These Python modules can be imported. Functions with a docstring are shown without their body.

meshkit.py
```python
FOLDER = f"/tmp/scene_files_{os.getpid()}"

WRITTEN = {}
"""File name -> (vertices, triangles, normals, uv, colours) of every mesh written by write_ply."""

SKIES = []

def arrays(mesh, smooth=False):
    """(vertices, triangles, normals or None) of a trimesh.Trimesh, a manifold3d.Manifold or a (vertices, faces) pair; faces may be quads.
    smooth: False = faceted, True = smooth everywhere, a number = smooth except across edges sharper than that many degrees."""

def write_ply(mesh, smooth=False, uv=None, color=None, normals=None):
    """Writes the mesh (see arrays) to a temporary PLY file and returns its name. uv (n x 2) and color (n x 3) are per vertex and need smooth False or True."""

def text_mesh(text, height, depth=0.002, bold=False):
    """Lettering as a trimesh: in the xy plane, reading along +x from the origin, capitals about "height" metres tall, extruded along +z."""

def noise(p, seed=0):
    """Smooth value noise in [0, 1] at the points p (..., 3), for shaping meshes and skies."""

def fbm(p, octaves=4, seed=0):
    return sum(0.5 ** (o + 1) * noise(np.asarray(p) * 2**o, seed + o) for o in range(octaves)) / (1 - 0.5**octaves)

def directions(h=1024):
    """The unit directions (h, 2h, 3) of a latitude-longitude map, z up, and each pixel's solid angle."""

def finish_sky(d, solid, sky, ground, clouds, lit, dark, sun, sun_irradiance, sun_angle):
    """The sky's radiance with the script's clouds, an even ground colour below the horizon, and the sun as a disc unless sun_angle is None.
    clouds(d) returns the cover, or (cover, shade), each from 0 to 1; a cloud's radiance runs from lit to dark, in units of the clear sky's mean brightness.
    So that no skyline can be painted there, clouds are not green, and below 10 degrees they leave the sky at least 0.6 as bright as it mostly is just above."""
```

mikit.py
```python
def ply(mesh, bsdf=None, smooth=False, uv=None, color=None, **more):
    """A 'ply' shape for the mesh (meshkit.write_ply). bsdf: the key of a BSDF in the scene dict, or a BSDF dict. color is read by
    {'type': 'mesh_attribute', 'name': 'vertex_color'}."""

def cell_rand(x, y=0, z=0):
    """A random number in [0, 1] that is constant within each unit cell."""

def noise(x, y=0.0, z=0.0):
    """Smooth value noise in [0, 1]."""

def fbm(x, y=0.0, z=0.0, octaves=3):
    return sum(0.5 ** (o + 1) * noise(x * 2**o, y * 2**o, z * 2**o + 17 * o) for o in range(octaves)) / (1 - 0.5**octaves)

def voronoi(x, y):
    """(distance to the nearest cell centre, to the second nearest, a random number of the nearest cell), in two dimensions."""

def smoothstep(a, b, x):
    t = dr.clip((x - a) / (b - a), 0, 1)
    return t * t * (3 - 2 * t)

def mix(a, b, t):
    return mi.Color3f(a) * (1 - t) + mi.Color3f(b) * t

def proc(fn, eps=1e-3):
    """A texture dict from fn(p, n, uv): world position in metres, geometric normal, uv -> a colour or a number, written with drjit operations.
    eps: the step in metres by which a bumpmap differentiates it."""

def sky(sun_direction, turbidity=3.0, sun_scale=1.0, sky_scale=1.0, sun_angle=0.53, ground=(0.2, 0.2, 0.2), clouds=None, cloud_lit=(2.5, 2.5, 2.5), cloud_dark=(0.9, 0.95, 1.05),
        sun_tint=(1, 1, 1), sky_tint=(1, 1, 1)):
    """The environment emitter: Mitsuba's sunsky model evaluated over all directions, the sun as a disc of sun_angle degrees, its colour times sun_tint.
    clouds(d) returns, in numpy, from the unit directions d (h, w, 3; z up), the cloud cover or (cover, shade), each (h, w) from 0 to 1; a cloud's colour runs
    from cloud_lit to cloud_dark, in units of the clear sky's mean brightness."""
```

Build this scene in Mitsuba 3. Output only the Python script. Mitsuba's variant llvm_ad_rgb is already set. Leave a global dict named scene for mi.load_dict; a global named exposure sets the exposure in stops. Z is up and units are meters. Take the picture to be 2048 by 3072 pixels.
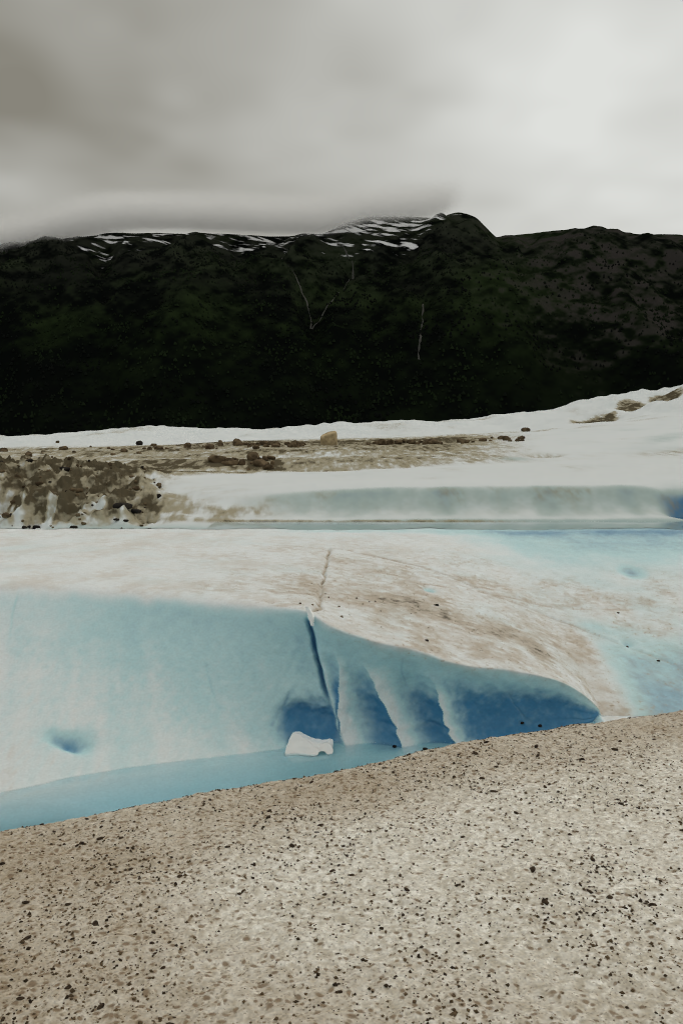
import math, random
import numpy as np, trimesh, mitsuba as mi, drjit as dr, mikit, meshkit
from mikit import proc, noise, fbm, smoothstep, mix
from meshkit import fbm as nfbm, noise as nnoise
from scipy.interpolate import PchipInterpolator

T = mi.ScalarTransform4f
scene, labels = {}, {}
EYE = 1.6            # eye height above the near ice, metres
rng = np.random.default_rng(7)

# ------------------------------------------------------------------ camera
PITCH = math.radians(5.83)
scene['camera'] = {'type': 'perspective', 'fov': 43.63, 'fov_axis': 'x', 'near_clip': 0.05, 'far_clip': 20000.0,
                   'to_world': T().look_at(origin=[0, 0, EYE], target=[0, math.cos(PITCH), EYE - math.sin(PITCH)], up=[0, 0, 1])}

# ------------------------------------------------------------------ sky
exposure = 1.29

def lin(a, b, x):
    t = np.clip((x - a) / (b - a), 0, 1)
    return t * t * (3 - 2 * t)

def cloud_cover(d):
    x, y, z = d[..., 0], d[..., 1], d[..., 2]
    # a low stratus deck: noise on directions flattened towards the horizon
    q = np.stack([x / (0.25 + z), y / (0.25 + z), z * 0.6], -1)
    n = nfbm(q * 1.5 + 3.1, 4, 5)
    m = nfbm(q * 4.0 + 9.7, 3, 11)
    s = 0.32 + 0.62 * (n - 0.5) + 0.66 * (m - 0.5)
    def blob(c, w):
        c = np.asarray(c, float) / np.linalg.norm(c)
        return np.exp(-(1 - d @ c) / (w * w / 2))
    s = s + 0.50 * blob([-0.30, 0.88, 0.33], 0.22) + 0.10 * blob([-0.1, 0.87, 0.47], 0.25)     # heavier cloud
    s = s - 0.30 * blob([0.235, 0.89, 0.395], 0.10) - 0.16 * blob([0.33, 0.90, 0.24], 0.28)    # thinner cloud
    s = s - 0.10 * x
    return np.ones_like(x), np.clip(s, 0, 1)

scene['sky_light'] = mikit.sky([0.45, 0.35, 0.95], turbidity=3, sun_scale=0.12, sun_angle=24, ground=(0.5, 0.5, 0.5),
                               clouds=cloud_cover, cloud_lit=(2.56, 2.60, 2.50), cloud_dark=(0.86, 0.82, 0.69))

# ------------------------------------------------------------------ helpers
def put(key, mesh, bsdf, smooth=True, uv=None, **more):
    """One entry of the scene; heights are given relative to the eye."""
    v = np.array(mesh[0], float)
    v[:, 2] += EYE
    if uv is not None: uv = np.round(uv, 4)
    scene[key] = mikit.ply((v, mesh[1]), bsdf, smooth=smooth, uv=uv, **more)

def tag(key, label=None, category=None, group=None, kind=None):
    e = labels.setdefault(key, {})
    for k, x in (('label', label), ('category', category), ('group', group), ('kind', kind)):
        if x: e[k] = x

def numbered(name):
    if name not in scene: return name
    k = 1
    while f'{name}_{k:03d}' in scene: k += 1
    return f'{name}_{k:03d}'

def grid_faces(r, c):
    i, j = np.meshgrid(np.arange(r - 1), np.arange(c - 1), indexing='ij')
    a = (i * c + j).ravel()
    return np.stack([a, a + 1, a + c + 1, a + c], 1)

def N(x, y, s, octaves=3, seed=0, z=0.0):
    x, y, z = np.broadcast_arrays(np.asarray(x, float) / s, np.asarray(y, float) / s, z)
    return nfbm(np.stack([x, y, z], -1), octaves, seed) - 0.5

def gauss(x, c, w):
    return np.exp(-((x - c) / w) ** 2)

# ------------------------------------------------------------------ materials
# uv carries two colour fields: u = blueness, with recess shade painted in (0 bubbly white crust, 1 clear deep-blue ice), v = dirt, with the shadow of the ridge hollows
def ice_color(p, n, uv):
    x, y, z = p.x, p.y, p.z
    g = fbm(x * 2.3, y * 2.3, z * 2.3, 3)
    f = fbm(x * 11, y * 11, z * 11, 3)
    h = noise(x * 55, y * 55, z * 55)
    b = dr.clip(uv.x + (f - 0.5) * 0.16 * smoothstep(0.02, 0.4, uv.x) + (g - 0.5) * 0.14, 0, 1)
    m = fbm(x * 1.9, y * 1.3, z * 2.5, 4)
    c = mix(mi.Color3f(0.735, 0.775, 0.790), mi.Color3f(0.615, 0.595, 0.555), smoothstep(0.36, 0.70, m * 0.7 + f * 0.3) * 0.8 * smoothstep(0.16, 0.03, uv.x))
    c = mix(c, mi.Color3f(0.47, 0.685, 0.725), smoothstep(0.0, 0.5, b))
    c = mix(c, mi.Color3f(0.05, 0.205, 0.385), smoothstep(0.42, 1.0, b))
    k = noise(x * 34, y * 26, z * 34)
    d = dr.clip(uv.y * (0.55 + 0.9 * f) + ((f - 0.62) * 0.25 + smoothstep(0.72, 0.95, k) * 0.30) * smoothstep(0.02, 0.25, uv.y), 0, 1)
    c = mix(c, mi.Color3f(0.42, 0.345, 0.25), smoothstep(0.0, 0.6, d) * 0.85)
    c = mix(c, mi.Color3f(0.095, 0.075, 0.045), smoothstep(0.5, 1.0, d))
    wet = smoothstep(-1.88, -2.20, z)                                   # the pool's bed: polished clear ice
    c = mix(c, mi.Color3f(0.40, 0.72, 0.84) * (0.55 + 0.45 * smoothstep(0.62, 0.05, uv.x)), wet * 0.85)
    return c * (0.94 + 0.12 * h)

scene['ice'] = {'type': 'principled', 'base_color': proc(ice_color), 'roughness': 0.5, 'specular': 0.25}

def far_ice_color(p, n, uv):
    x, y, z = p.x, p.y, p.z
    g = fbm(x * 0.9, y * 0.35, z * 1.5, 3)
    f = fbm(x * 3.2, y * 0.9, z * 5, 3)
    b = dr.clip(uv.x + (f - 0.5) * 0.2 * smoothstep(0.02, 0.3, uv.x) + (g - 0.5) * 0.05, 0, 1)
    c = mix(mi.Color3f(0.735, 0.775, 0.790), mi.Color3f(0.42, 0.52, 0.51), smoothstep(0.0, 0.5, b))
    c = mix(c, mi.Color3f(0.07, 0.21, 0.38), smoothstep(0.42, 1.0, b))
    h = fbm(x * 8 + z * 3, y * 1.3, z * 4, 3)
    d = dr.clip(uv.y * (0.45 + 1.1 * f) + ((f - 0.5) * 0.4 + (h - 0.5) * 0.8) * smoothstep(0.05, 0.35, uv.y), 0, 1)
    c = mix(c, mi.Color3f(0.33, 0.285, 0.175), smoothstep(0.0, 0.6, d) * 0.88)
    c = mix(c, mi.Color3f(0.105, 0.088, 0.056), smoothstep(0.60, 1.0, d))
    return c

scene['far_ice'] = {'type': 'diffuse', 'reflectance': proc(far_ice_color)}

def near_ice_color(p, n, uv):
    x, y, z = p.x, p.y, p.z
    big = fbm(x * 1.3, y * 1.3, 0, 3)
    mid = fbm(x * 7, y * 10, z * 7, 3)
    fine = fbm(x * 60, y * 60, z * 60, 2)
    grain = noise(x * 170, y * 170, z * 170)
    c = mix(mi.Color3f(0.49, 0.445, 0.36), mi.Color3f(0.88, 0.865, 0.80), smoothstep(0.22, 0.78, 0.20 * mid + 0.62 * fine + 0.18 * big))
    d = dr.clip(uv.y + (big - 0.5) * 0.6 + (mid - 0.5) * 0.6, 0, 1)
    c = mix(c, mi.Color3f(0.30, 0.22, 0.125), d * 0.85)
    # melt pits and crumbs of dirt: soft brown spots, one to a cell
    jx, jy = (noise(x * 25, y * 25, 3) - 0.5) * 0.02, (noise(x * 25, y * 25, 8) - 0.5) * 0.02
    for k, lo, amt in ((34, 0.48, 0.85), (75, 0.50, 0.55)):
        d1, d2, r = mikit.voronoi((x + jx) * k, (y + jy) * k * 1.15 + 0.3 * z * k)
        size = 0.10 + 0.42 * smoothstep(lo, 1.0, r + (d - 0.35) * 0.35)
        spot = smoothstep(size, size * 0.35, d1) * smoothstep(lo - 0.02, lo + 0.1, r + (d - 0.35) * 0.35)
        c = mix(c, mi.Color3f(0.20, 0.135, 0.075), spot * amt)
    return c * (0.78 + 0.44 * grain)

scene['near_ice'] = {'type': 'principled', 'base_color': proc(near_ice_color), 'roughness': 0.6, 'specular': 0.25}
scene['white_ice'] = {'type': 'principled', 'roughness': 0.45, 'specular': 0.3,
                      'base_color': proc(lambda p, n, uv: mix(mi.Color3f(0.93, 0.92, 0.905), mi.Color3f(0.86, 0.88, 0.885), fbm(p.x * 14, p.y * 14, p.z * 14, 2)))}
scene['water_surface'] = {'type': 'dielectric', 'int_ior': 1.33, 'ext_ior': 1.0, 'specular_transmittance': {'type': 'rgb', 'value': [0.93, 0.985, 1.0]}}

def stone(c0, c1, s):
    return {'type': 'principled', 'roughness': 0.9, 'specular': 0.1,
            'base_color': proc(lambda p, n, uv: mix(mi.Color3f(*c0), mi.Color3f(*c1), smoothstep(0.3, 0.7, fbm(p.x * s, p.y * s, p.z * s, 3))))}
scene['grit_stone'] = stone((0.02, 0.014, 0.010), (0.065, 0.045, 0.028), 90)
scene['fine_grit'] = stone((0.035, 0.025, 0.015), (0.15, 0.105, 0.06), 40)
scene['brown_stone'] = stone((0.05, 0.035, 0.02), (0.15, 0.11, 0.065), 4)
scene['dark_stone'] = stone((0.008, 0.007, 0.007), (0.03, 0.025, 0.02), 6)
scene['tan_stone'] = stone((0.30, 0.235, 0.135), (0.48, 0.385, 0.235), 3)

def mountain_color(p, n, uv):
    x, y, z = p.x, p.y, p.z
    g = fbm(x / 160, y / 160, z / 110, 4)
    f = fbm(x / 26, y / 40, z / 22, 3)
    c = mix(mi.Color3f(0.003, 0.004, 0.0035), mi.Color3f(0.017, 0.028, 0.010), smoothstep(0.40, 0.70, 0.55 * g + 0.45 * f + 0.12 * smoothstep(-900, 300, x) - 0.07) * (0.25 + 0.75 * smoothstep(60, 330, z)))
    up = smoothstep(180, 560, z)  # thin mist on the upper slopes painted in as a lighter grey
    c = mix(c, mi.Color3f(0.026, 0.029, 0.022), up * smoothstep(0.3, 0.7, f) * 0.9)
    rock = smoothstep(0.50, 0.66, f * 0.55 + g * 0.45 + uv.y * 0.2 - 0.13)
    c = mix(c, mi.Color3f(0.036, 0.032, 0.031), rock * dr.clip(uv.y, 0, 1) * 0.9)
    a, b = x * 0.966 - z * 0.259, x * 0.259 + z * 0.966
    w = (fbm(x / 90, y / 200, z / 60, 2) - 0.5) * 30
    s = fbm(a / 52, y / 300, (b + w) / 8.5, 3)
    t = fbm(x / 30, y / 60, z / 17, 3)
    snow = smoothstep(0.50, 0.60, s * 0.62 + t * 0.38 + (uv.x - 1) * 0.16) * smoothstep(0.05, 0.3, uv.x)
    return mix(c, mi.Color3f(0.74, 0.75, 0.77), snow)

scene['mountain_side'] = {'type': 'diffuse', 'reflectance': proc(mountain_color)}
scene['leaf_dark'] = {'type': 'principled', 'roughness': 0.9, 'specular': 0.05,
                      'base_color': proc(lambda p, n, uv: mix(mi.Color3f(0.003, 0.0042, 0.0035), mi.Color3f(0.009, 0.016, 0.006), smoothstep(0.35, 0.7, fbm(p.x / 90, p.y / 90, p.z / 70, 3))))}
scene['stream_foam'] = {'type': 'principled', 'base_color': {'type': 'rgb', 'value': [0.022, 0.023, 0.019]}, 'roughness': 0.7}

# ------------------------------------------------------------------ glacier: the middle ice, its melt-cut wall and the pool floor
WATER = -3.5
RIM = np.array([(-9.5, 9.6, -2.7), (-8, 10.3, -2.2), (-6, 10.8, -2.0), (-4.382, 10.8, -2.006), (-3.511, 10.7, -2.010), (-2.608, 10.4, -2.041), (-1.740, 10.05, -2.047), (-0.926, 9.7, -2.042),
                (-0.41, 9.4, -2.053), (-0.115, 9.2, -2.19), (0.313, 9.1, -2.316), (0.786, 9.08, -2.426), (1.122, 9.1, -2.544), (1.416, 9.15, -2.621), (1.926, 9.3, -2.724),
                (2.468, 9.5, -2.895), (2.829, 9.7, -3.128), (3.075, 9.9, -3.379), (3.141, 9.97, -3.484), (3.6, 9.97, -3.49), (9.5, 9.97, -3.45)])
BASE = np.array([(-9.5, 9.3), (-8, 8.2), (-6, 7.2), (-4.4, 7.3), (-3.22, 7.72), (-2.71, 8.06), (-1.94, 8.44), (-1.08, 8.75), (-0.63, 8.91), (-0.02, 9.03), (0.55, 8.98), (1.27, 9.07), (2.02, 9.23),
                 (2.58, 9.5), (3.0, 9.84), (3.141, 9.97), (9.5, 9.97)])
rim_y, rim_z, base_y = PchipInterpolator(RIM[:, 0], RIM[:, 1]), PchipInterpolator(RIM[:, 0], RIM[:, 2]), PchipInterpolator(BASE[:, 0], BASE[:, 1])

def build_glacier():
    xs = np.concatenate([np.linspace(-9.5, -4.9, 60)[:-1], np.linspace(-4.9, -0.8, 230)[:-1], np.linspace(-0.8, 3.4, 400)[:-1], np.linspace(3.4, 5.5, 70)[:-1], np.linspace(5.5, 9.5, 60)])
    X = xs[None, :]
    ry, rz, by = rim_y(xs)[None], rim_z(xs)[None], base_y(xs)[None]
    # plateau rows, from the far stream's bank to the rim
    n1, n2, n3 = 210, 190, 56
    q = np.linspace(0, 1, n1)[:, None] ** 0.8
    far_y = 17.95
    Y1 = far_y + (ry - far_y) * q
    zfar = -2.2 + 0.0 * X
    sag = 0.22 * np.sin(np.pi * q) * lin(0.5, 3.5, X)
    from scipy.ndimage import gaussian_filter1d
    even = np.linspace(-9.5, 9.5, 951)
    rzs = np.interp(xs, even, gaussian_filter1d(rim_z(even), 38, mode='nearest'))[None]
    near = q ** 9
    Z1 = zfar + (rzs * (1 - near) + rz * near - zfar) * (q ** 1.25) - sag * 0.4
    Z1 = Z1 + 0.07 * N(X + 0 * Y1, Y1, 1.8, 3, 1) * lin(0, .12, 1 - q) + 0.045 * N(X + 0 * Y1, Y1, .45, 3, 2) + 0.018 * N(X + 0 * Y1, Y1, .12, 2, 3)
    # trough right of the pool
    tro = np.exp(-((X - 4.8) / 0.85) ** 2) * np.exp(-((Y1 - 10.9) / 1.5) ** 2)
    Z1 = Z1 - 0.12 * tro
    # far bank drop into the stream
    rows0 = np.array([(19.4, -2.75), (18.7, -2.66), (18.35, -2.52), (18.15, -2.33), (18.03, -2.24)])
    Y0, Z0 = rows0[:, 0][:, None] + 0 * X, rows0[:, 1][:, None] + 0 * X + 0.03 * N(X + 0 * rows0[:, :1], rows0[:, :1] + 0 * X, .5, 2, 4)
    # wall
    s = np.linspace(0, 1, n2 + 1)[1:][:, None]
    left = lin(-0.05, -1.2, X)
    drop = np.maximum(rz - WATER, 0)
    zb = np.minimum(WATER - 0.02 + (rz - WATER + 0.015) * lin(2.95, 3.25, X), rz - 0.005)
    cy = left * (ry - 0.45 * (ry - by)) + (1 - left) * (np.maximum(ry, by) + 0.28 * drop)
    cz = left * (WATER + 0.16) + (1 - left) * (WATER + 0.30 * drop)
    Y2 = (1 - s) ** 2 * ry + 2 * s * (1 - s) * cy + s * s * by
    Z2 = (1 - s) ** 2 * rz + 2 * s * (1 - s) * cz + s * s * zb
    # melt flutes right of the crease: sawtooth scallops between leaning ribs
    ribs = [(-0.40, 0.42, 0.0), (-0.15, 0.20, 0.04), (0.12, 0.56, -0.02), (0.84, 0.46, 0.03), (3.16, 0.0, 0.0)]
    depth, clear_shade, pale = 0 * (X + s), 0 * (X + s), 0 * (X + s)  # blue of clear ice, plus recess and undercut shade painted into it
    jag = 0.07 * N(0 * s + 3.3, s, .22, 3, 30)
    lines = [a + b * s ** 0.8 + c * np.sin(s * 6) + jag * (1 + .6 * i) + 0.03 * N(0 * s + i * 5, s, .09, 2, 36) for i, (a, b, c) in enumerate(ribs)]
    for k in range(4):
        l0, l1 = lines[k] + 0 * X, lines[k + 1] + 0 * X
        p = np.clip((X - l0) / np.maximum(l1 - l0, 1e-3), 0, 1)
        on = (X >= l0) & (X < l1)
        wide = np.minimum(l1 - l0, 0.9)
        prof = np.sin(np.pi * p ** 1.35) if k < 3 else np.sin(np.pi * np.clip(p, 0, 1) ** 0.8)
        amp = (0.34 if k < 3 else 0.16) * wide * lin(0.04, 0.45, s) * (1 - 0.5 * lin(0.8, 1.0, s)) * (1 if k < 3 else lin(1.0, 0.75, p))
        depth = np.where(on, amp * prof, depth)
        if k < 3:
            cl = lin(0.14, 0.85, p + 0.10 * (N(X + 0 * s, Z2, .09, 3, 31)))  # blue deepens across the flute, its undercut shade included in the colour
            clear_shade = np.where(on, cl * lin(0.20, 0.58, s + 0.1 * N(X + 0 * s, Z2, .1, 2, 33)), clear_shade)
            pale = np.where(on, (lin(0.42, 0.08, p + 0.25 * N(X + 0 * s, Z2, .08, 3, 37)) * lin(0.16, 0.36, s)) * (0.85 if k else 0.6), pale)
        else:
            cl = lin(0.02, 0.18, p + 0.06 * N(X + 0 * s, Z2, .06, 2, 34))
            clear_shade = np.where(on, cl * lin(0.10, 0.50, s + 0.14 * N(X + 0 * s, Z2, .12, 2, 35)), clear_shade)
            pale = np.where(on, lin(0.07, 0.0, p) * lin(0.25, 0.4, s), pale)
    # hollow at the foot of the crease, behind the floating block
    hx = X + 0.33 - 0.12 * (s - .8) + 0.10 * N(X + 0 * s, s * 1.5, .25, 3, 38)
    hs = s - 0.83 + 0.45 * np.minimum(hx + .05, 0) * -1 * .55 + 0.10 * N(X + 0 * s, s * 1.5, .22, 3, 39)
    hol = np.exp(-(hx / 0.34) ** 4) * np.exp(-(hs / 0.19) ** 4) * lin(0.06, -0.04, X - lines[0])
    depth = depth + 0.20 * hol
    clear_shade = np.maximum(clear_shade, 0.95 * np.clip(hol * 1.3, 0, 1))  # shade inside the hollow coloured in along with the blue ice
    dent = np.exp(-((X + 0.66) / 0.10) ** 2 - ((s - 0.60 + 0.08 * np.sin(X * 20)) / 0.05) ** 2) + 0.8 * np.exp(-((X + 0.76) / 0.035) ** 2 - ((s - 0.74) / 0.03) ** 2)
    depth = depth + 0.012 * dent
    clear_shade = np.maximum(clear_shade, 0.55 * dent)
    # crease: a narrow cleft running down from the rim
    cre = np.exp(-((X - (lines[0] - 0.03)) / 0.030) ** 2) * lin(0.03, 0.10, s) * lin(0.72, 0.5, s)
    depth = depth + 0.13 * cre
    clear_shade = np.maximum(clear_shade, 0.9 * cre)
    # small melt hole low on the left bank
    ax, sx = X + 2.85, s - 0.72
    # fine healed cracks wandering down the wall
    for cx, tilt, s0, s1, dk in ((-4.12, 0.45, 0.0, 0.22, .25), (-1.75, .62, .30, .52, .22), (1.75, 0.5, .35, .7, -.2), (0.62, .3, .1, .4, .2)):
        line = cx + tilt * s + 0.10 * N(0 * s + cx, s, .25, 3, 53)
        c_ = np.exp(-((X - line) / 0.014) ** 2) * lin(s0 - .05, s0 + .08, s) * lin(s1 + .08, s1 - .1, s)
        depth = depth + 0.012 * c_
        clear_shade = np.clip(clear_shade + dk * c_, 0, 1)
    hole = np.exp(-(ax / 0.25) ** 2 - ((sx - 0.18 * ax) / (0.03 + 0.03 * lin(-.2, .25, ax))) ** 2)
    Z2 = Z2 - 0.10 * hole
    clear_shade = np.maximum(clear_shade, (0.9 - 0.45 * lin(-.1, .25, ax)) * hole)
    Y2 = Y2 + depth
    Y2 = Y2 + (0.10 * N(X + 0 * s, Z2 * 1.0, 0.9, 2, 6) + (0.024 + 0.03 * (1 - left)) * N(X + 0 * s, Z2 * 1.0, 0.15, 3, 8) + 0.012 * np.abs(N(X + 0 * s, Z2, 0.06, 2, 7))) * lin(0, .2, s) * lin(0, .15, 1 - s) * np.minimum(1, drop * 3)
    Z2 = Z2 + 0.012 * N(X + 0 * s, Y2, 0.2, 3, 9) * lin(0, .1, 1 - s) * left
    # floor of the pool
    r = np.linspace(0, 1, n3 + 1)[1:][:, None]
    Y3 = by + (4.4 - by) * r
    wet = lin(3.2, 2.5, X)
    Z3 = zb - wet * (0.55 * lin(0, 0.55, r) + 0.05 * lin(0, .1, r)) + (1 - wet) * (0.02 * r) + 0.05 * N(X + 0 * r, Y3, .8, 3, 12) * lin(0, .2, r)
    Y, Z = np.vstack([Y0, Y1, Y2, Y3]), np.vstack([Z0, Z1, Z2, Z3])
    XX = X + 0 * Y
    # rounding of the rim: wide on the left bank, tight on the right
    R0 = len(Y0) + n1 - 1
    lo, hi = R0 - 40, R0 + 70
    for k in range(60):
        w = np.exp(-((np.arange(lo, hi) - R0) / 24.0) ** 2)[:, None] * (0.25 + 0.75 * left) * lin(0, 0.3, drop)
        for A in (Y, Z):
            A[lo:hi] += w * 0.5 * (0.5 * (A[lo - 1:hi - 1] + A[lo + 1:hi + 1]) - A[lo:hi])
    # fields for the ice colour
    blue, dirt = np.zeros_like(Y), np.zeros_like(Y)
    a, b = len(Y0), len(Y0) + n1
    c = b + n2
    blue[:a] = 0.35
    P = slice(a, b)
    x1, y1 = XX[P], Y[P]
    d1 = np.zeros_like(x1)
    br = N(x1, y1, 1.1, 4, 21)
    d1 += 0.14 * lin(-3.0, 1.0, x1) * lin(17.5, 13.5, y1)
    d1 += 0.50 * lin(-0.1, 0.25, br + 0.06) * np.exp(-((x1 - 1.6) / 1.9) ** 2) * np.exp(-((y1 - 10.6) / 1.9) ** 2)
    d1 += 0.20 * lin(-.02, .2, N(x1, y1 * .8, .5, 3, 22)) * lin(-3.5, 0.5, x1) * lin(17, 13, y1)
    for dx, dy, a_, b_ in ((0.72, 11.3, .34, .35), (1.45, 11.9, .3, .2), (-0.75, 10.7, .22, .12), (2.9, 13.2, .1, .3)):
        d1 += 0.42 * np.exp(-((x1 - dx - 0.4 * (y1 - dy)) / a_) ** 2 - ((y1 - dy) / b_) ** 2) * lin(-.25, .15, N(x1, y1, .2, 3, 45))
    d1 += 0.05
    def groove(pts, w, zd, dd, wob=0.03):
        pts = np.array(pts, float)
        best = np.full(x1.shape, 9.0)
        wx = x1 + wob * 2 * N(x1, y1, .3, 2, 41)
        for (xa, ya), (xb, yb) in zip(pts[:-1], pts[1:]):
            t = np.clip(((wx - xa) * (xb - xa) + (y1 - ya) * (yb - ya)) / ((xb - xa) ** 2 + (yb - ya) ** 2), 0, 1)
            best = np.minimum(best, np.hypot(wx - xa - t * (xb - xa), (y1 - ya - t * (yb - ya)) * 0.5))
        g = np.exp(-(best / w) ** 2)
        Z[P] -= zd * g
        return dd * g
    cracks = groove([(-0.226, 15.1), (-0.25, 13), (-0.28, 11.3), (-0.26, 9.93), (-0.36, 9.42)], 0.03, 0.04, 0.6)
    cracks = np.maximum(cracks, groove([(-0.2, 15.1), (1.55, 13.9), (2.33, 13.05), (3.2, 12.75), (4.0, 12.1), (4.6, 11.6)], 0.028, 0.03, 0.62, .05))
    cracks = np.maximum(cracks, groove([(0.2, 12.9), (1.17, 12.8), (2.8, 13.2), (4.7, 13.4)], 0.026, 0.02, 0.5, .06))
    d1 = np.maximum(d1, cracks * (0.45 + 0.9 * (N(x1, y1, .35, 2, 43) + .5)))
    dirt[P] = d1
    bl = 0.62 * lin(3.25, 3.95, x1 + 0.5 * N(x1, y1, .9, 3, 46)) * lin(13.4, 11.3, y1 + 1.2 * N(x1, y1, .7, 3, 47))
    bl += 0.36 * lin(1.5, 4.5, x1) * np.exp(-((y1 - 17.1 + .8 * N(x1, y1, 1.2, 3, 48)) / 1.2) ** 2)
    bl += 0.16 * lin(1.5, 4.5, x1) * lin(11, 16, y1)
    bl += 0.30 * gauss(y1, 17.7, .35) * lin(-2.5, 0.5, x1)
    for hx, hy, w in ((1.303, 12.51, .08), (4.16, 12.17, .10), (5.25, 15.26, .26)):
        h = np.exp(-((x1 - hx) / w) ** 2 - ((y1 - hy) / (w * 1.6)) ** 2)
        Z[P] -= 0.07 * h
        bl = np.maximum(bl, 0.62 * h)
    dirt[P] = d1 * (1 - 0.75 * lin(0.03, 0.3, bl)) + 0.09 * lin(.2, .5, bl)
    blue[P] = np.clip(bl + 0.05 + 0.22 * N(x1, y1, .7, 4, 24), 0, 1)
    W = slice(b, c)
    steep = np.clip(np.abs(np.gradient(Z[W], axis=0)) / (np.hypot(np.gradient(Z[W], axis=0), np.gradient(Y[W], axis=0)) + 1e-6), 0, 1)
    wl = left * (0.17 + 0.25 * lin(0.35, 0.90, steep) + 0.10 * lin(0.55, .05, s) + 0.10 * N(XX[W], Z[W], .5, 3, 26)) + (1 - left) * 0.50  # bluer on the steep upper bank: clear ice plus its shading in colour
    streak = nfbm(np.stack([XX[W] * 5 - s * 3.0, s * 1.2 + 0 * XX[W], 0 * XX[W]], -1), 3, 27) - .5
    wl = wl * (0.62 + 0.38 * lin(-4.6, -2.2, X + 0.8 * s))
    wl = wl + 0.24 * streak * lin(.05, .3, s)
    wl = wl + (1 - wl) * np.clip(clear_shade, 0, 1) * 0.92
    wl = wl * (1 - 0.80 * np.clip(pale, 0, 1))
    wl = wl + 0.16 * N(XX[W], Z[W], .05, 3, 29) * lin(.05, .3, s) * lin(.02, .2, drop)
    wl = wl * lin(0.0, 0.10, s + 0.05 * streak + 0.02) * np.minimum(1, drop * 8)
    blue[W] = np.clip(wl, 0, 1)
    dirt[W] = 0.20 * lin(0.22, 0.0, s + 0.1 * streak) * lin(-1.0, 0.3, X)
    F = slice(c, None)
    x3, y3 = XX[F], Y[F]
    fl = 0.15 * lin(0.02, 0.22, r) * wet + 0.08 * wet
    fl = fl + 0.85 * N(x3 * 0.5 + y3 * .2, (y3 - x3 * .42) * 3.2, .9, 4, 28) * wet  # ripple and reflection streaks painted into the bed colour
    fl = fl + 0.30 * np.exp(-((x3 + 0.1) / 0.8) ** 2 - ((y3 - 8.3) / 0.5) ** 2)
    fl = fl + (1 - wet) * 0.42 * np.exp(-((x3 - 4.9) / 0.8) ** 2)
    blue[F] = np.clip(fl, 0, 1)
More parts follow.
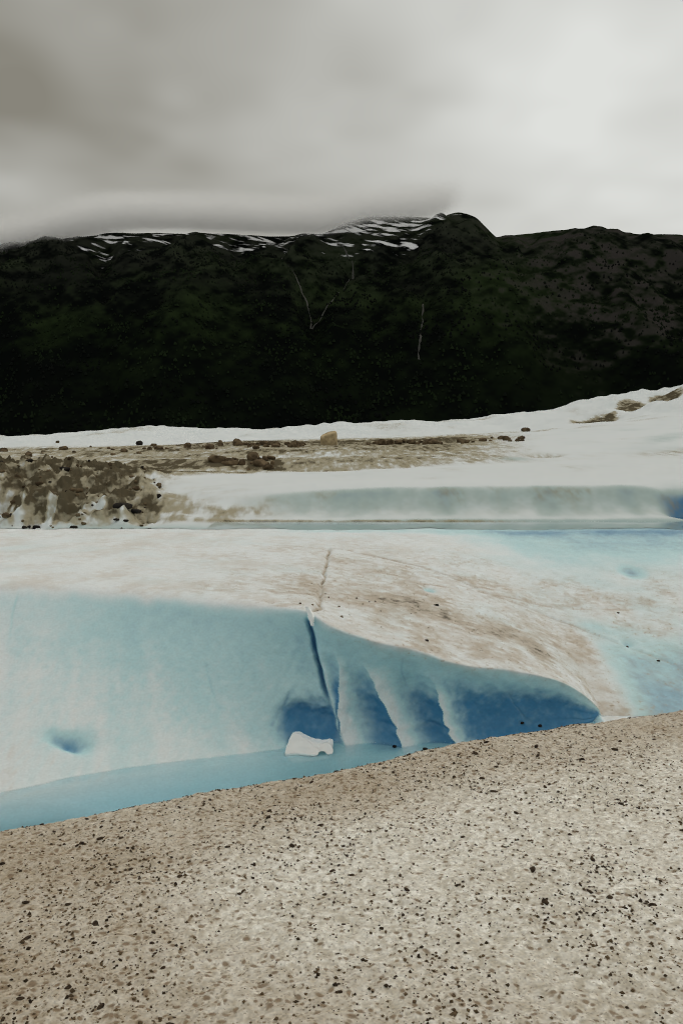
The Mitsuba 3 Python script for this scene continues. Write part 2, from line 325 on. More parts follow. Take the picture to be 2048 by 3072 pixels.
    # continuity of the blue field over the foot of the wall
    for k in range(8):
        blue[c - 14:c + 6] = 0.5 * blue[c - 14:c + 6] + 0.25 * (blue[c - 15:c + 5] + blue[c - 13:c + 7])
    v = np.stack([XX, Y, Z], -1).reshape(-1, 3)
    put('glacier', (v, grid_faces(*Y.shape)[:, ::-1]), 'ice', uv=np.stack([blue, dirt], -1).reshape(-1, 2))
    return XX, Y, Z, blue, (a, b, c)

GX, GY, GZ, GB, GI = build_glacier()
tag('glacier', 'pale glacier ice with a scooped blue melt wall around the pool', kind='structure')

def glacier_point(x, row):
    j = int(np.argmin(np.abs(GX[0] - x)))
    return np.array([GX[row, j], GY[row, j], GZ[row, j]])

def plateau_point(x, y):
    j = int(np.argmin(np.abs(GX[0] - x)))
    rows = np.arange(GI[0], GI[1])
    i = rows[int(np.argmin(np.abs(GY[rows, j] - y)))]
    return np.array([x, GY[i, j], GZ[i, j]])

def ripple_sheet(x0, x1, y0, y1, nx, ny, z, amp, s):
    X, Y = np.meshgrid(np.linspace(x0, x1, nx), np.linspace(y0, y1, ny))
    Z = z + amp * N(X, Y, s, 3, 51) + amp * 0.5 * N(X, Y, s * .3, 2, 52)
    return np.stack([X, Y, Z], -1).reshape(-1, 3), grid_faces(ny, nx)

put('water', ripple_sheet(-9.4, 3.3, 4.5, 10.8, 240, 130, WATER, 0.004, .5), 'water_surface')
tag('water', 'still turquoise meltwater pool between the ice wall and the near slope', kind='structure')

# ------------------------------------------------------------------ terrain: far bank, moraine and white ridge
AZ = np.array([-0.55, -0.40, -0.247, -0.094, 0.059, 0.212, 0.31, 0.40, 0.55])     # stations of x / y
PROFILE = {   # y : relative height at each station
    19.0: [-2.8] * 9,
    20.9: [-2.62, -2.60, -2.56, -2.66, -2.68, -2.7, -2.7, -2.7, -2.7],
    21.5: [-2.3, -2.36, -2.42, -2.44, -2.45, -2.45, -2.45, -2.45, -2.45],
    22.5: [-1.95, -2.0, -2.25, -2.30, -2.26, -2.24, -2.22, -2.2, -2.2],
    23.3: [-1.75, -1.8, -2.10, -1.93, -1.72, -1.68, -1.66, -1.64, -1.62],
    24.3: [-1.5, -1.55, -1.90, -1.74, -1.62, -1.58, -1.56, -1.54, -1.52],
    27.0: [-1.3, -1.36, -1.64, -1.72, -1.63, -1.52, -1.46, -1.42, -1.35],
    33.0: [-1.45, -1.5, -1.70, -1.80, -1.64, -1.42, -1.32, -1.22, -1.1],
    40.0: [-1.70, -1.62, -1.62, -1.52, -1.35, -1.22, -1.02, -0.80, -0.5],
    60.0: [-2.1, -1.91, -1.76, -1.30, -1.21, -0.94, -0.45, 0.06, 0.8],
    75.0: [-2.2, -2.00, -1.60, -1.10, -0.80, -0.30, 0.55, 1.5, 2.8],
    110.0: [-2.0, -1.50, -0.88, -0.10, 0.62, 1.78, 3.5, 5.48, 8.5],
    135.0: [-5, -4.5, -3.5, -2.5, -2.0, -1.2, 0.0, 1.5, 4],
    200.0: [-16] * 9,
    1600.0: [-60] * 9}
_ys = np.array(list(PROFILE))
_prof = PchipInterpolator(np.log(_ys), PchipInterpolator(AZ, np.array([PROFILE[y] for y in PROFILE]), axis=1)(np.linspace(-0.55, 0.55, 111)), axis=0)
HOLLOWS = ((24.2, 82.0, 2.2, 3.4, 0.8), (29.8, 88.4, 1.5, 4.4, 1.0), (34.1, 90.6, 1.6, 4.2, 1.1))

def terrain_fields(x, y):
    x, y = np.asarray(x, float), np.asarray(y, float)
    a = np.clip(x / y, -0.55, 0.55)
    tab = _prof(np.log(np.clip(y.ravel(), 19, 1600)))                # (n, 111)
    u = (a.ravel() + 0.55) / 0.01
    i = np.clip(u.astype(int), 0, 109)
    k = np.arange(len(i))
    z = (tab[k, i] * (1 - (u - i)) + tab[k, i + 1] * (u - i)).reshape(x.shape)
    blue, dirt = np.zeros_like(z), np.zeros_like(z)
    # bank: wavering foot, scooped face
    bank = lin(21.3, 22.0, y) * lin(24.0, 23.2, y)
    z = z + 0.10 * N(x, y, 1.6, 3, 61) * bank + 0.12 * N(x, y * .8, 2.4, 4, 54) * lin(23.5, 25, y) * lin(60, 40, y)
    blue += 0.03 + 0.30 * N(x, y * .6, 2.2, 4, 49) * lin(23, 25, y)
    dirt += 0.35 * np.maximum(N(x, y * .5, 1.3, 4, 50) - .08, 0) * lin(23, 25, y) + 0.03 * N(x, y, .4, 2, 62) * lin(60, 25, y)
    face = lin(21.4, 22.4, y) * lin(23.6, 23.0, y) * lin(-0.16, -0.02, a)
    blue += face * (0.22 + 0.24 * lin(22.2, 23.2, y) + 0.5 * N(x, y * .5, .7, 4, 63))
    blue += 0.85 * np.exp(-((x - 9.25) / 0.5) ** 2) * np.exp(-((y - 22.5) / 0.8) ** 2)
    blue += lin(21.5, 20.9, y) * 0.35
    dirt += gauss(y, 21.52, 0.14) * 0.75 * lin(-.2, -.1, a) * lin(.30, .05, a)
    blue += gauss(y, 21.55, 0.2) * 0.45 * lin(-.1, .1, a)
    dirt += face * 0.10 + face * 0.12 * lin(22.5, 23.1, y) * lin(0, .2, N(x, y * .5, .6, 3, 64) + .05)
    z = z - 0.5 * np.exp(-((x - 9.2) / 0.6) ** 2) * np.exp(-((y - 22.7) / 0.7) ** 2)
    # broken, dirty ice face on the left
    rough = lin(-0.17, -0.27, a + 0.06 * N(x, y, 4, 2, 65)) * lin(20.8, 21.8, y) * lin(38, 26, y)
    mild = lin(-0.03, -0.17, a + 0.05 * N(x, y, 3, 2, 60)) * lin(21.0, 22.0, y) * lin(26.0, 23.5, y)
    dirt += mild * (0.33 + 1.0 * N(x * .6 + .5 * y, y - .3 * x, .8, 4, 59))
    z = z + mild * (1 - rough) * 0.22 * N(x * .7 + .5 * y, y - .4 * x, .8, 3, 58)
    rid = 1 - 2 * np.abs(N(x * 1.0 + 0.5 * y, y * .8 - .5 * x, 1.5, 4, 66))
    z = z + rough * (1.15 * (rid - 0.75) + 0.60 * N(x * 1.3, y * .6, .45, 3, 67) + 0.22 * N(x, y, .16, 2, 55))
    vein = np.abs(N(x + .8 * y, y * 1.1 - .3 * x, 1.1, 4, 57))
    dirt += rough * (0.58 + 0.40 * N(x + .3 * y, y * 0.6, .8, 4, 68) + 0.75 * N(x * 1.2 + .5 * y, y * .7 - .3 * x, .22, 3, 56) + 0.30 * lin(.07, .01, vein))
    white = lin(0.02, .16, N(x * 1.6, y * .25, .5, 2, 69)) * lin(25.5, 23.5, y) * rough
    dirt -= white * 0.62
    blue += white * 0.12
    # moraine: dirt in drawn-out bands
    mor = lin(32.0, 34, y + 40 * np.clip(-a - 0.08, 0, .17)) * lin(74, 62, y + 10 * N(x, y, 14, 3, 70)) * lin(0.26, 0.12, a + 0.05 * N(x, y, 9, 2, 72))
    band = N(x * .35 + .02 * y, y, 4.2, 4, 71)
    left = lin(0.02, -0.12, a)
    d = mor * (left * (0.62 + 1.2 * band) + (1 - left) * (0.56 + 0.6 * band))
    top = gauss(y, 61, 6.5) * lin(0.20, 0.12, a) * lin(-0.10, -0.04, a)
    d += top * (0.5 + 1.2 * N(x, y, 3, 3, 73))
    foot = gauss(y, 34.5, 2.2) * lin(-0.03, -0.08, a) * lin(-0.26, -0.18, a)
    d += foot * (0.3 + 1.6 * N(x, y, 2, 3, 74))
    dirt += np.clip(d, 0, 1)
    z = z + mor * (0.30 * N(x * .6, y, 3, 4, 75) + 0.5 * band * left)
    # rim of dirt where the smooth bench meets the right hill
    dirt += 0.30 * gauss(y, 72, 5) * lin(.13, .2, a) * lin(-.05, .2, N(x, y, 4, 3, 76))
    # white ridge, hummocky
    rg = lin(66, 84, y)
    z = z + rg * lin(200, 130, y) * (0.8 * N(x, y * .6, 6, 3, 77) + 0.6 * N(x, y, 2.2, 3, 78) + 1.5 * N(x, 0 * y, 8, 3, 79)) * (1 + 0.9 * lin(.2, .4, a))
    dirt += rg * 0.22 * lin(0.02, 0.25, N(x, y * .4, 5, 4, 80))
    blue += rg * 0.10 * lin(0.0, 0.3, N(x, y, 7, 2, 81)) * lin(.2, .4, a)
    for hx, hy, w, l, dp in HOLLOWS:
        h = np.exp(-((x - hx - 0.2 * (y - hy)) / w) ** 2 - ((y - hy) / l) ** 2)
        z = z - dp * h
        dirt += 1.3 * lin(0.2, .7, h)  # brown shadow of the cavity painted in through the dirt field
    # pale bench with a few blue pockets and a faint tint on the right
    blue += 0.30 * np.exp(-((a - 0.375) / 0.03) ** 2) * gauss(y, 44, 5) + 0.35 * np.exp(-((x - 7.0) / 0.7) ** 2) * gauss(y, 35.0, 1.2)
    dirt += 0.25 * lin(.3, .4, a) * gauss(y, 35, 2) + 0.05 * lin(24, 26, y) * lin(40, 30, y)
    hol = np.exp(-((x - 8.75) / 0.6) ** 2) * gauss(y, 36.9, 1.0)
    z = z - 0.35 * hol
    dirt += 0.9 * hol
    return z, np.clip(blue, 0, 1), np.clip(dirt, 0, 1)

def build_terrain():
    ys = np.concatenate([np.linspace(18.6, 21.0, 10)[:-1], np.linspace(21, 24.2, 120)[:-1], np.geomspace(24.2, 36, 80)[:-1], np.geomspace(36, 84, 120)[:-1], np.geomspace(84, 135, 90)[:-1], np.geomspace(135, 1600, 24)])
    az = np.concatenate([np.linspace(-1.4, -0.44, 36)[:-1], np.linspace(-0.44, 0.44, 560)[:-1], np.linspace(0.44, 1.4, 36)])
    Y = ys[:, None] + 0 * az[None]
    X = Y * az[None]
    Z, b, d = terrain_fields(X, Y)
    put('terrain', (np.stack([X, Y, Z], -1).reshape(-1, 3), grid_faces(*Y.shape)), 'far_ice', smooth=False, uv=np.stack([b, d], -1).reshape(-1, 2))
build_terrain()
tag('terrain', 'far glacier bank, dirty moraine bands and white ice ridge', kind='structure')
def terrain_z(x, y):
    return float(terrain_fields(np.array([[x]]), np.array([[y]]))[0][0, 0])

put('water_001', ripple_sheet(-3.2, 24, 17.9, 22.6, 160, 40, -2.44, 0.004, .6), 'water_surface')
tag('water_001', 'thin meltwater stream along the foot of the far bank', kind='structure')

# ------------------------------------------------------------------ ground: the near slope of dirty ice
LIP = np.array([(-9, 0.15), (-1.43, 3.42), (-1.03, 3.63), (-0.58, 3.84), (-0.07, 4.05), (0.5, 4.35), (1.0, 4.57), (1.56, 4.81), (2.03, 4.95), (9, 7.4)])
lip_y = PchipInterpolator(LIP[:, 0], LIP[:, 1])

def ground_z(x, y, fine=True):
    x, y = np.asarray(x, float), np.asarray(y, float)
    d = y - lip_y(np.clip(x, -9, 9)) + 0.10 * N(x, y, .55, 3, 91)
    dn = np.maximum(d + 0.10, 0)
    drop = np.where(dn < 0.55, dn ** 2 / 0.80, 0.55 ** 2 / 0.80 + (dn - 0.55) * 1.375)
    z = -1.70 - 0.055 * np.clip(d, -3.5, 8) - drop
    z = z + 0.05 * N(x, y, .9, 2, 92)
    if fine:
        z = z + 0.026 * N(x, y, .16, 3, 93) + 0.012 * N(x, y, .045, 2, 94) + 0.007 * N(x, y, .02, 1, 95)
    return z

def build_ground():
    xs = np.concatenate([np.linspace(-9, -2.2, 40)[:-1], np.linspace(-2.2, 2.7, 520)[:-1], np.linspace(2.7, 9, 40)])
    ys = np.concatenate([np.linspace(-9, 1.7, 40)[:-1], np.linspace(1.7, 5.4, 400)[:-1], np.linspace(5.4, 9.4, 60)])
    X, Y = np.meshgrid(xs, ys)
    Z = np.maximum(ground_z(X, Y), -5.0)
    d = Y - lip_y(np.clip(X, -9, 9))
    dirt = 0.08 + 0.55 * lin(-1.0, -0.2, d) + 0.42 * lin(0.3, -1.1, X) * lin(-.2, -.8, d) + 0.26 * lin(2.9, 2.0, Y) - 0.22 * np.exp(-((d + 1.1 + 0.25 * X) / 0.45) ** 2) * lin(-1.2, 0, X) + 0.25 * N(X, Y, .7, 3, 96)
    put('ground', (np.stack([X, Y, Z], -1).reshape(-1, 3), grid_faces(*X.shape)), 'near_ice', uv=np.stack([0 * dirt, np.clip(dirt, 0, 1)], -1).reshape(-1, 2))
build_ground()
tag('ground', 'near slope of pale coarse ice flecked with dirt', kind='structure')

# ------------------------------------------------------------------ hills: the mountain across the valley
SKYLINE = np.array([(-3200, 430), (-2000, 480), (-1013, 512), (-883, 530), (-728, 546), (-560, 556), (-367, 552), (-186, 548), (-57, 556), (21, 590), (90, 604), (149, 605), (245, 602), (283, 596), (306, 610), (336, 616), (366, 606), (392, 582),
                    (432, 546), (537, 556), (627, 562), (718, 556), (795, 548), (899, 544), (1013, 532), (2000, 500), (3200, 420)], float)
sky_z = PchipInterpolator(SKYLINE[:, 0], SKYLINE[:, 1])

GULLIES = [([(-180, .80), (-140, .66), (-155, .55), (-95, .45), (-70, .36), (-40, .1)], 20), ([(-10, .72), (28, .58), (-20, .45), (-68, .36)], 18), ([(190, .36), (178, .27), (165, .18)], 16), ([(520, .8), (430, .5), (330, .2)], 22), ([(-620, .7), (-560, .4), (-470, .12)], 24)]

def mountain_z(x, y):
    x, y = np.asarray(x, float), np.asarray(y, float)
    yb = 1650 + 160 * N(x, 0 * y, 700, 3, 101) - 140 * lin(300, 1100, x)
    yr = 2600.0
    q = np.clip((y - yb) / (yr - yb), 0, 1.6)
    top = sky_z(np.clip(x, -3200, 3200))
    g = np.where(q < 1, 1 - np.maximum(1 - q, 0) ** 1.75, 1 - 0.9 * np.maximum(q - 1, 0) ** 1.2)
    z = -70 + (top + 70) * g
    wob = lin(0, .2, q) * lin(0.92, 0.55, q)
    rid = 1 - 2 * np.abs(N(x + 40 * N(x, y, 200, 2, 103), y * 0.45, 260, 4, 102))
    z = z + wob * (150 * (rid - 0.7) + 75 * N(x, y, 90, 4, 104)) + 11 * N(x, y, 34, 3, 105) * lin(0, .1, q) * (0.25 + 0.75 * wob) * lin(1.06, 0.9, q)
    # a side valley in the middle, running down towards the glacier
    z = z - 70 * np.exp(-((x - 60 - 0.12 * (y - 1900)) / 110) ** 2) * lin(0, .3, q) * lin(0.85, .5, q)
    for pts, dp in GULLIES:
        k = np.linspace(0, 1, len(pts))
        o = np.argsort([p[1] for p in pts])
        gx = np.interp(q, np.array([p[1] for p in pts])[o], np.array([p[0] for p in pts])[o])
        inside = lin(pts[-1][1] - .08, pts[-1][1] + .02, q) * lin(pts[0][1] + .12, pts[0][1] - .02, q)
        z = z - dp * np.exp(-((x - gx - 8 * N(q * 1000, 0, 30, 3, 121)) / 26) ** 2) * inside
    return z, q

def build_mountain():
    xs = np.concatenate([np.linspace(-3200, -1250, 50)[:-1], np.linspace(-1250, 1250, 470)[:-1], np.linspace(1250, 3200, 50)])
    ys = np.concatenate([np.linspace(1450, 2200, 170)[:-1], np.linspace(2200, 2640, 160)[:-1], np.linspace(2640, 3200, 24)])
    X, Y = np.meshgrid(xs, ys)
    Z, q = mountain_z(X, Y)
    snow = lin(0.58, 0.74, q) * lin(-760, -640, X) * lin(310, 250, X) * (0.62 + 0.38 * lin(-150, 60, X)) + 0.60 * lin(0.62, .74, q) * gauss(X, 160, 150)
    rock = lin(80, 620, X) * lin(0.12, .3, q) * lin(1.0, 0.7, q) + 0.35 * lin(-500, -900, X) * lin(.4, .6, q)
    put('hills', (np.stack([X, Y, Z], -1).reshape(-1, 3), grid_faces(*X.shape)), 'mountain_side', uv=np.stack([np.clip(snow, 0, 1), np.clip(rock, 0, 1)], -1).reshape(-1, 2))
build_mountain()
tag('hills', 'dark forested mountain with snow streaks below the cloud', kind='structure')

# forest: spruce and alder scrub over the lower slopes, one far-off mass
def build_forest(n=26000):
    x, y = rng.uniform(-1250, 1250, n), 1500 + 900 * rng.uniform(0, 1, n) ** 0.9
    z, q = mountain_z(x, y)
    keep = (q > 0.02) & (q < 0.62) & (rng.uniform(0, 1, n) < 0.35 + 1.4 * (N(x, y, 120, 3, 111) + 0.25)) & ~((x > 300) & (rng.uniform(0, 1, n) < 0.5))
    x, y, z, q = x[keep], y[keep], z[keep], q[keep]
    m = len(x)
    h = rng.uniform(3, 7.5, m) * (1.15 - 0.75 * q)
    w = h * rng.uniform(.35, .75, m)
    ang = np.arange(5) * 2 * np.pi / 5
    ring = np.stack([np.cos(ang), np.sin(ang), 0 * ang], -1)
    V = np.empty((m, 11, 3))
    th = rng.uniform(0, 6, m)
    for i in range(5):
        r1 = w * rng.uniform(.75, 1.25, m)
        V[:, i] = np.stack([x + r1 * np.cos(th + ang[i]), y + r1 * np.sin(th + ang[i]), z - 0.1 * h], -1)
        r2 = w * rng.uniform(.45, .8, m)
        V[:, 5 + i] = np.stack([x + r2 * np.cos(th + ang[i] + .5), y + r2 * np.sin(th + ang[i] + .5), z + h * rng.uniform(.4, .6, m)], -1)
    V[:, 10] = np.stack([x + rng.normal(0, .6, m), y, z + h], -1)
    f = []
    for i in range(5):
        j = (i + 1) % 5
        f += [(i, j, 5 + i), (j, 5 + j, 5 + i), (5 + i, 5 + j, 10)]
    F = (np.array(f)[None] + (np.arange(m) * 11)[:, None, None]).reshape(-1, 3)
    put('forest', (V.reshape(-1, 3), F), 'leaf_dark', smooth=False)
build_forest()
tag('forest', 'dark conifers and scrub covering the mountain slopes', 'forest', kind='stuff')

# two thin waterfalls that join, and a lower one: ribbons of white water draped on the slope
def ribbon(pts, w):
    pts = np.array(pts, float)
    t = np.linspace(0, 1, 60)
    k = np.linspace(0, 1, len(pts))
    x, q = PchipInterpolator(k, pts[:, 0])(t), PchipInterpolator(k, pts[:, 1])(t)
    x = x + 8 * N(q * 1000, 0 * q, 30, 3, 121)
    yb = 1650 + 160 * N(x, 0 * x, 700, 3, 101) - 140 * lin(300, 1100, x)
    y = yb + q * (2600 - yb)
    L, R = [], []
    ww = w * (0.15 + 1.9 * np.maximum(N(t * 100, 0 * t, 7, 2, 122) + .35, 0))
    v = []
    for s in (-1, -.33, .33, 1):
        z, _ = mountain_z(x + s * ww, y)
        v.append(np.stack([x + s * ww, y, z + 1.2 - 1.6 * (abs(s) > .5)], -1))
    V = np.stack(v, 1)
    return V.reshape(-1, 3), grid_faces(60, 4)
for pts in ([(-180, .80), (-140, .66), (-155, .55), (-95, .45), (-70, .36)], [(-10, .72), (28, .58), (-20, .45), (-68, .36)], [(190, .36), (178, .27), (165, .18)]):
    key = numbered('stream')
    rv, rf = ribbon(pts, 2.2)
    put(key, (rv, rf[:, ::-1]), 'stream_foam')
    tag(key, kind='structure')
tag('stream', 'thin pale waterfall winding down the middle of the mountain', kind='structure')
tag('stream_001', 'thin pale waterfall joining from the right', kind='structure')
tag('stream_002', 'short pale waterfall low on the mountain', kind='structure')

# ------------------------------------------------------------------ rocks
def rock_mesh(seed, sub=2, squash=(1, 1, .75), cut=7, rough=0.08):
    r = np.random.default_rng(seed)
    m = trimesh.creation.icosphere(subdivisions=sub)
    v = m.vertices.copy()
    for k in range(cut):
        n = r.normal(size=3); n /= np.linalg.norm(n)
        h = r.uniform(.55, .85)
        d = v @ n
        v = v - np.outer(np.maximum(d - h, 0), n) * 0.92
    v = v * (1 + rough * (nfbm(v * 1.8 + seed, 3, seed) - .5)[:, None])
    return v * np.array(squash), np.array(m.faces)

ROCKS = [rock_mesh(k, 2, (1, r, q)) for k, (r, q) in enumerate([(.8, .7), (.9, .55), (.7, .8), (1.0, .6), (.75, .62), (.9, .9)])]
PEBBLES = [rock_mesh(20 + k, 1, (1, r, q), 5, .15) for k, (r, q) in enumerate([(.8, .7), (.6, .55), (.7, .8), (.9, .6)])]
DICTS = {}
def drop(name, meshes, which, bsdf, pos, size, rot, tilt=0.0):
    """A rock of its own: a shared mesh under its own transform."""
    kk = (id(meshes), which, bsdf)
    if kk not in DICTS: DICTS[kk] = mikit.ply(meshes[which], bsdf, smooth=40)
    key = numbered(name)
    size = np.broadcast_to(size, 3)
    scene[key] = {**DICTS[kk], 'to_world': T().translate([float(pos[0]), float(pos[1]), float(pos[2] + EYE)]).rotate([0, 0, 1], math.degrees(rot)).rotate([1, 0, 0], math.degrees(tilt)).scale([float(q) for q in size])}
    return key

# the big tan boulder on the moraine crest
bm = rock_mesh(41, 3, (1, .85, .95), 9, .10)
bp = (-0.74, 55.5)
put('boulder', (bm[0] * 0.70 + np.array([bp[0], bp[1], terrain_z(*bp) + 0.36]), bm[1]), 'tan_stone', smooth=30)
tag('boulder', 'large tan boulder standing alone on the moraine crest', 'boulder')

# rubble on the moraine: every stone by itself
def rubble(n, xy, size, bsdf, label, group, category='rock', name='rock'):
    for k in range(n):
        x, y = xy(k)
        r = size()
        key = drop(name, ROCKS, int(rng.integers(len(ROCKS))), bsdf if isinstance(bsdf, str) else bsdf[int(rng.integers(len(bsdf)))], (x, y, terrain_z(x, y) + 0.25 * r), r, rng.uniform(0, 6.28), rng.normal(0, .25))
        tag(key, label, category, group)

def along(a, b, spread, lean=0.0):
    return lambda k: ((lambda y, t: (t * y, y))(rng.normal(a[1], spread), rng.uniform(a[0], b)))
size = lambda m, s=0.4: (lambda: float(np.clip(m * np.exp(rng.normal(0, s)), m * .45, m * 2.6)))
rubble(44, along((0.030, 56.5), 0.212, 1.6), size(0.22), 'brown_stone', 'small brown stone in the rubble line right of the tan boulder', 'stones in the rubble line on the moraine crest')
rubble(26, along((-0.125, 54.5), -0.045, 1.5), size(0.25), 'brown_stone', 'brown stone in the cluster left of the tan boulder', 'stones clustered left of the boulder')
rubble(26, along((-0.155, 36.2), -0.080, 0.9), size(0.17), 'brown_stone', 'brown stone in the low dirt band above the white bench', 'stones in the low dirt band')
rubble(150, along((-0.42, 24.5), -0.21, 2.0), size(0.05, .5), ['brown_stone', 'brown_stone', 'brown_stone', 'dark_stone'], 'small dark stone lying in the broken dirty ice at the left', 'stones in the broken dirty ice')
rubble(24, along((-0.42, 21.3), -0.27, 0.25), size(0.055, .5), ['brown_stone', 'dark_stone'], 'dark stone at the foot of the broken dirty ice face', 'stones at the foot of the dirty ice face')
rubble(30, along((-0.40, 58), -0.14, 6), size(0.16, .5), 'brown_stone', 'small brown stone scattered on the upper dirt streaks', 'stones on the upper dirt streaks')
for (x, y, r, rot, label) in ((-5.60, 21.75, (.26, .2, .19), .5, 'largest black rock at the foot of the pale bank, left of the stream'),
                              (-5.36, 21.95, (.19, .16, .14), .3, 'black rock touching the upper right of the largest black rock'),
                              (-5.62, 21.2, (.09, .08, .07), 1.0, 'small black rock just below the largest black rock'),
                              (-6.62, 20.95, (.10, .09, .09), .2, 'lone small black rock on the white ice edge, left of the black pair'),
                              (-5.40, 21.25, (.07, .07, .06), .2, 'smallest black rock, below the right one of the black pair')):
    key = drop('rock', ROCKS, 3, 'dark_stone', (x, y, terrain_z(x, y) + 0.4 * r[2]), r, rot)
    tag(key, label, 'rock')
key = drop('rock', ROCKS, 1, 'brown_stone', (15.9, 74.0, terrain_z(15.9, 74.0) + .15), .42, .4); tag(key, 'brown rock alone on the dirt line below the right white ridge', 'rock')
key = drop('rock', ROCKS, 2, 'dark_stone', (-16.5, 70.0, terrain_z(-16.5, 70.0) + .15), .32, .4); tag(key, 'grey rock alone on the white ridge above the left moraine', 'rock')

# stones on the glacier around the pool
for (p, r, label) in (((0.577, 9.0, WATER), .026, 'small black stone at the pool edge right of the white block'),
                      ((0.905, 8.93, WATER), .028, 'black stone at the pool edge, farthest right of the two by the water'),
                      ((2.076, None, .80), .026, 'tiny black stone on the deep blue wall, left of two'),
                      ((2.282, None, .86), .026, 'tiny black stone on the deep blue wall, right of two'),
                      ((0.98, 9.6, None), .026, 'dark stone on the dirty ice just above the blue wall rim'),
                      ((4.147, 12.12, None), .026, 'dark stone in the blue hollow on the right of the glacier'),
                      ((4.411, 11.6, None), .024, 'dark stone on grey ice below the blue hollow on the right'),
                      ((1.30, 11.5, None), .035, 'small brown stone on the brown stained ice above the wall'),
                      ((4.36, 13.2, None), .024, 'dark stone on pale ice above the blue hollow on the right')):
    if p[1] is None:
        q = glacier_point(p[0], GI[1] + int(p[2] * (GI[2] - GI[1])))
    elif p[2] is None:
        q = plateau_point(p[0], p[1])
    else:
        q = np.array(p)
    key = drop('pebble', ROCKS, 3, 'dark_stone', q + [0, 0, .2 * r], r, p[0] * 7)
    tag(key, label, 'pebble')
for k in range(16):
    x, y = rng.normal(0.45, .5), rng.uniform(9.6, 11.2)
    r = float(rng.uniform(.010, .022))
    key = drop('pebble', PEBBLES, int(rng.integers(4)), 'brown_stone', plateau_point(x, y) + [0, 0, .2 * r], r, k)
    tag(key, 'tiny brown stone strewn on the stained ice above the wall rim', 'pebble', 'tiny stones above the wall rim')

# ------------------------------------------------------------------ floating ice block and the shard at the crease
def ice_block():
    outline = np.array([(0, 0), (.035, .10), (.065, .168), (.09, .180), (.16, .170), (.22, .138), (.30, .112), (.37, .098), (.47, .102), (.505, .085), (.515, .03), (.505, -.01), (.45, -.02), (.425, .0), (.415, .022), (.39, .03),
                        (.365, .022), (.355, .0), (.33, -.02), (.0, -.03)])
    from shapely.geometry import Polygon
    m = trimesh.creation.extrude_polygon(Polygon(outline).buffer(.006).buffer(-.006), 0.20, engine='earcut')
    m = trimesh.Trimesh(*trimesh.remesh.subdivide_to_size(m.vertices, m.faces, 0.014))
    m.merge_vertices()
    trimesh.smoothing.filter_taubin(m, iterations=14)
    v = m.vertices.copy()
    v = np.stack([v[:, 0], 0.20 - v[:, 2], v[:, 1]], -1)                        # stand it up, depth along y
    t = (v[:, 1] - .02) / .18
    v[:, 1] += 0.8 * v[:, 2] + 0.02 * np.sin(v[:, 0] * 14)                     # front face leans back
    v[:, 2] *= 1 - 0.30 * np.clip(t, 0, 1)
    v += 0.030 * (nfbm(v * 14, 3, 5)[:, None] - .5) * np.array([1, 1, 1])
    return v, m.faces
bv, bf = ice_block()
bv[:, 2] *= 0.9
put('ice_block', (bv + np.array([-.605, 8.80, WATER]), bf), 'white_ice', smooth=18)
tag('ice_block', 'white block of ice with a small arch floating at the foot of the blue wall', 'ice block')

def shard():
    pts = np.array([(-.40, 9.36, .10), (-.37, 9.33, .11), (-.31, 9.30, -.02), (-.305, 9.32, -.11), (-.34, 9.29, -.10), (-.37, 9.31, -.02), (-.36, 9.42, .07), (-.32, 9.42, -.08), (-.30, 9.37, .0)])
    m = trimesh.convex.convex_hull(pts - [0, 0, 0])
    m = trimesh.Trimesh(*trimesh.remesh.subdivide_to_size(m.vertices, m.faces, 0.02))
    v = m.vertices + 0.012 * (nfbm(m.vertices * 20, 2, 3)[:, None] - .5)
    return v + [0.0, 0.0, -2.12], m.faces
put('ice_shard', shard(), 'white_ice', smooth=30)
tag('ice_shard', 'small white shard of ice stuck at the top of the dark crease in the wall', 'ice shard')

# ------------------------------------------------------------------ dark stones and grit on the near slope
def near_spots(n, margin=0.0):
    """Positions on the near slope, gathered in loose clusters, as the dirt lies."""
    out = []
    while len(out) < n:
        x, y = rng.uniform(-2.3, 2.8, 4 * n), rng.uniform(1.75, 5.3, 4 * n)
        ok = (y < lip_y(x) + 0.10 - margin) & (np.abs(x) < 0.47 * y + .15)
        den = 0.30 + 1.5 * (N(x, y, .30, 3, 131) + .12) + 0.9 * N(x, y, .08, 2, 132)
        ok &= rng.uniform(0, 1, 4 * n) < den
        out += list(zip(x[ok], y[ok]))
    return np.array(out[:n])
sp = near_spots(300)
zz = ground_z(sp[:, 0], sp[:, 1])
sizes = np.clip(0.0072 * np.exp(rng.normal(0, .45, 300)), .0035, .0135)
for (x, y), z, r in zip(sp, zz, sizes):
    key = drop('stone', PEBBLES, int(rng.integers(4)), 'grit_stone', (x, y, z + .12 * r), (r * rng.uniform(1, 1.6), r, r * .8), rng.uniform(0, 6.28))
    tag(key, 'small dark stone embedded in the dirty pale ice of the near slope', 'stone', 'dark stones scattered on the near ice')

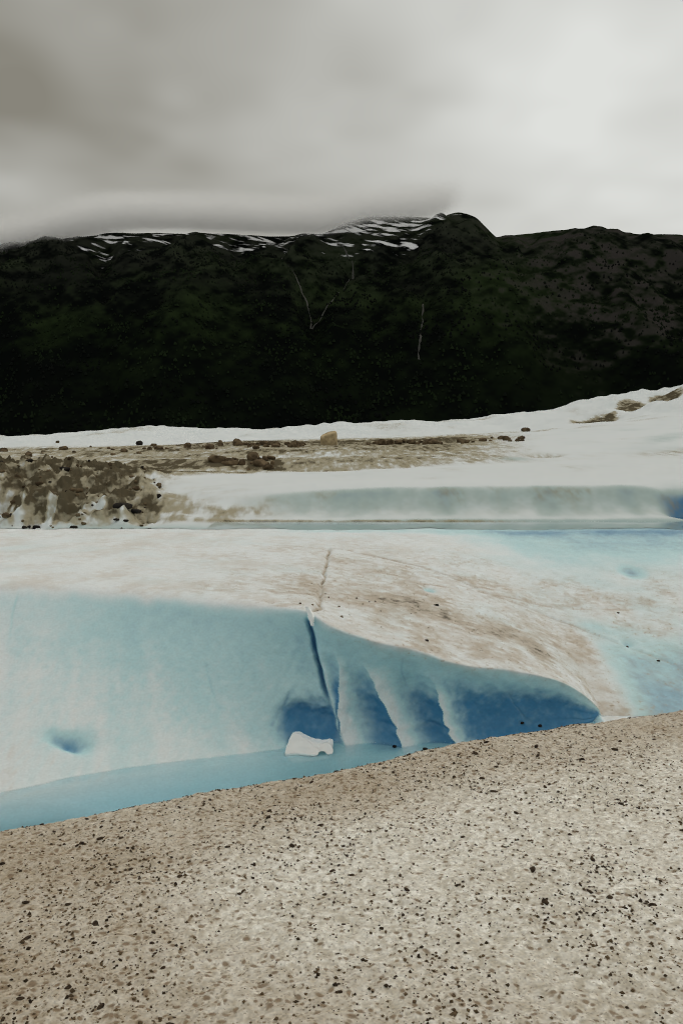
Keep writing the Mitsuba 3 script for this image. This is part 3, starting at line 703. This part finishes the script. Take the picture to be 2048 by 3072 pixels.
def build_grit(n=10000):
    p = near_spots(n)
    z = ground_z(p[:, 0], p[:, 1])
    r = np.clip(0.0030 * np.exp(rng.normal(0, .5, n)), .0012, .0068)
    o = np.array([(1, 0, 0), (-1, 0, 0), (0, 1, 0), (0, -1, 0), (0, 0, .8), (0, 0, -.8)], float)
    f = np.array([(0, 2, 4), (2, 1, 4), (1, 3, 4), (3, 0, 4), (2, 0, 5), (1, 2, 5), (3, 1, 5), (0, 3, 5)])
    V = o[None] * r[:, None, None] * rng.uniform(.6, 1.5, (n, 6, 1))
    a = rng.uniform(0, 6.28, n)
    V = np.stack([V[..., 0] * np.cos(a)[:, None] - V[..., 1] * np.sin(a)[:, None], V[..., 0] * np.sin(a)[:, None] + V[..., 1] * np.cos(a)[:, None], V[..., 2]], -1)
    V += np.stack([p[:, 0], p[:, 1], z + .2 * r], -1)[:, None]
    F = (f[None] + (np.arange(n) * 6)[:, None, None]).reshape(-1, 3)
    put('grit', (V.reshape(-1, 3), F), 'fine_grit', smooth=True)
build_grit()
tag('grit', 'fine dark grit peppering the near slope', 'grit', kind='stuff')

# ------------------------------------------------------------------ cloud resting on the mountain top
def build_cloud():
    nx, ny, nz = 170, 18, 48
    x0, x1, y0, y1, z0, z1 = -1700.0, 420.0, 2220.0, 2760.0, 380.0, 700.0
    Zg, Yg, Xg = np.meshgrid(np.linspace(z0, z1, nz), np.linspace(y0, y1, ny), np.linspace(x0, x1, nx), indexing='ij')
    base = np.interp(Xg, [-1700, -1055, -957, -858, -785, -716, -657, -593, -450, -226, -73, 0, 75, 150, 224, 281, 330, 800], [430, 450, 458, 470, 492, 512, 530, 538, 538, 530, 525, 532, 560, 564, 566, 578, 600, 620])
    base = base * Yg / 2450 + 14 * N(Xg, Yg, 90, 3, 141, z=Zg / 90)              # it drapes over the slope
    dens = lin(0, 45, Zg - base) * lin(130, 50, Zg - base) * (0.75 + .9 * N(Xg, Yg, 160, 3, 142, z=Zg / 160))
    edge = lin(z1, z1 - 130, Zg) * lin(y0, y0 + 70, Yg) * lin(y1, y1 - 80, Yg) * lin(x0, x0 + 350, Xg) * lin(340, 230, Xg)
    g = np.ascontiguousarray((np.clip(dens, 0, 2) * edge)[..., None].astype(np.float32))
    box = T().translate([x0, y0, z0 + EYE]).scale([x1 - x0, y1 - y0, z1 - z0])
    scene['cloud_air'] = {'type': 'heterogeneous', 'albedo': 0.998, 'scale': 0.026, 'sigma_t': {'type': 'gridvolume', 'grid': mi.VolumeGrid(g), 'to_world': box, 'filter_type': 'trilinear', 'wrap_mode': 'clamp'}}
    scene['cloud'] = {'type': 'cube', 'to_world': box @ T().translate([.5, .5, .5]).scale([.5, .5, .5]), 'bsdf': {'type': 'null'}, 'interior': {'type': 'ref', 'id': 'cloud_air'}}
build_cloud()
tag('cloud', 'grey cloud lying on the mountain top', 'cloud', kind='stuff')
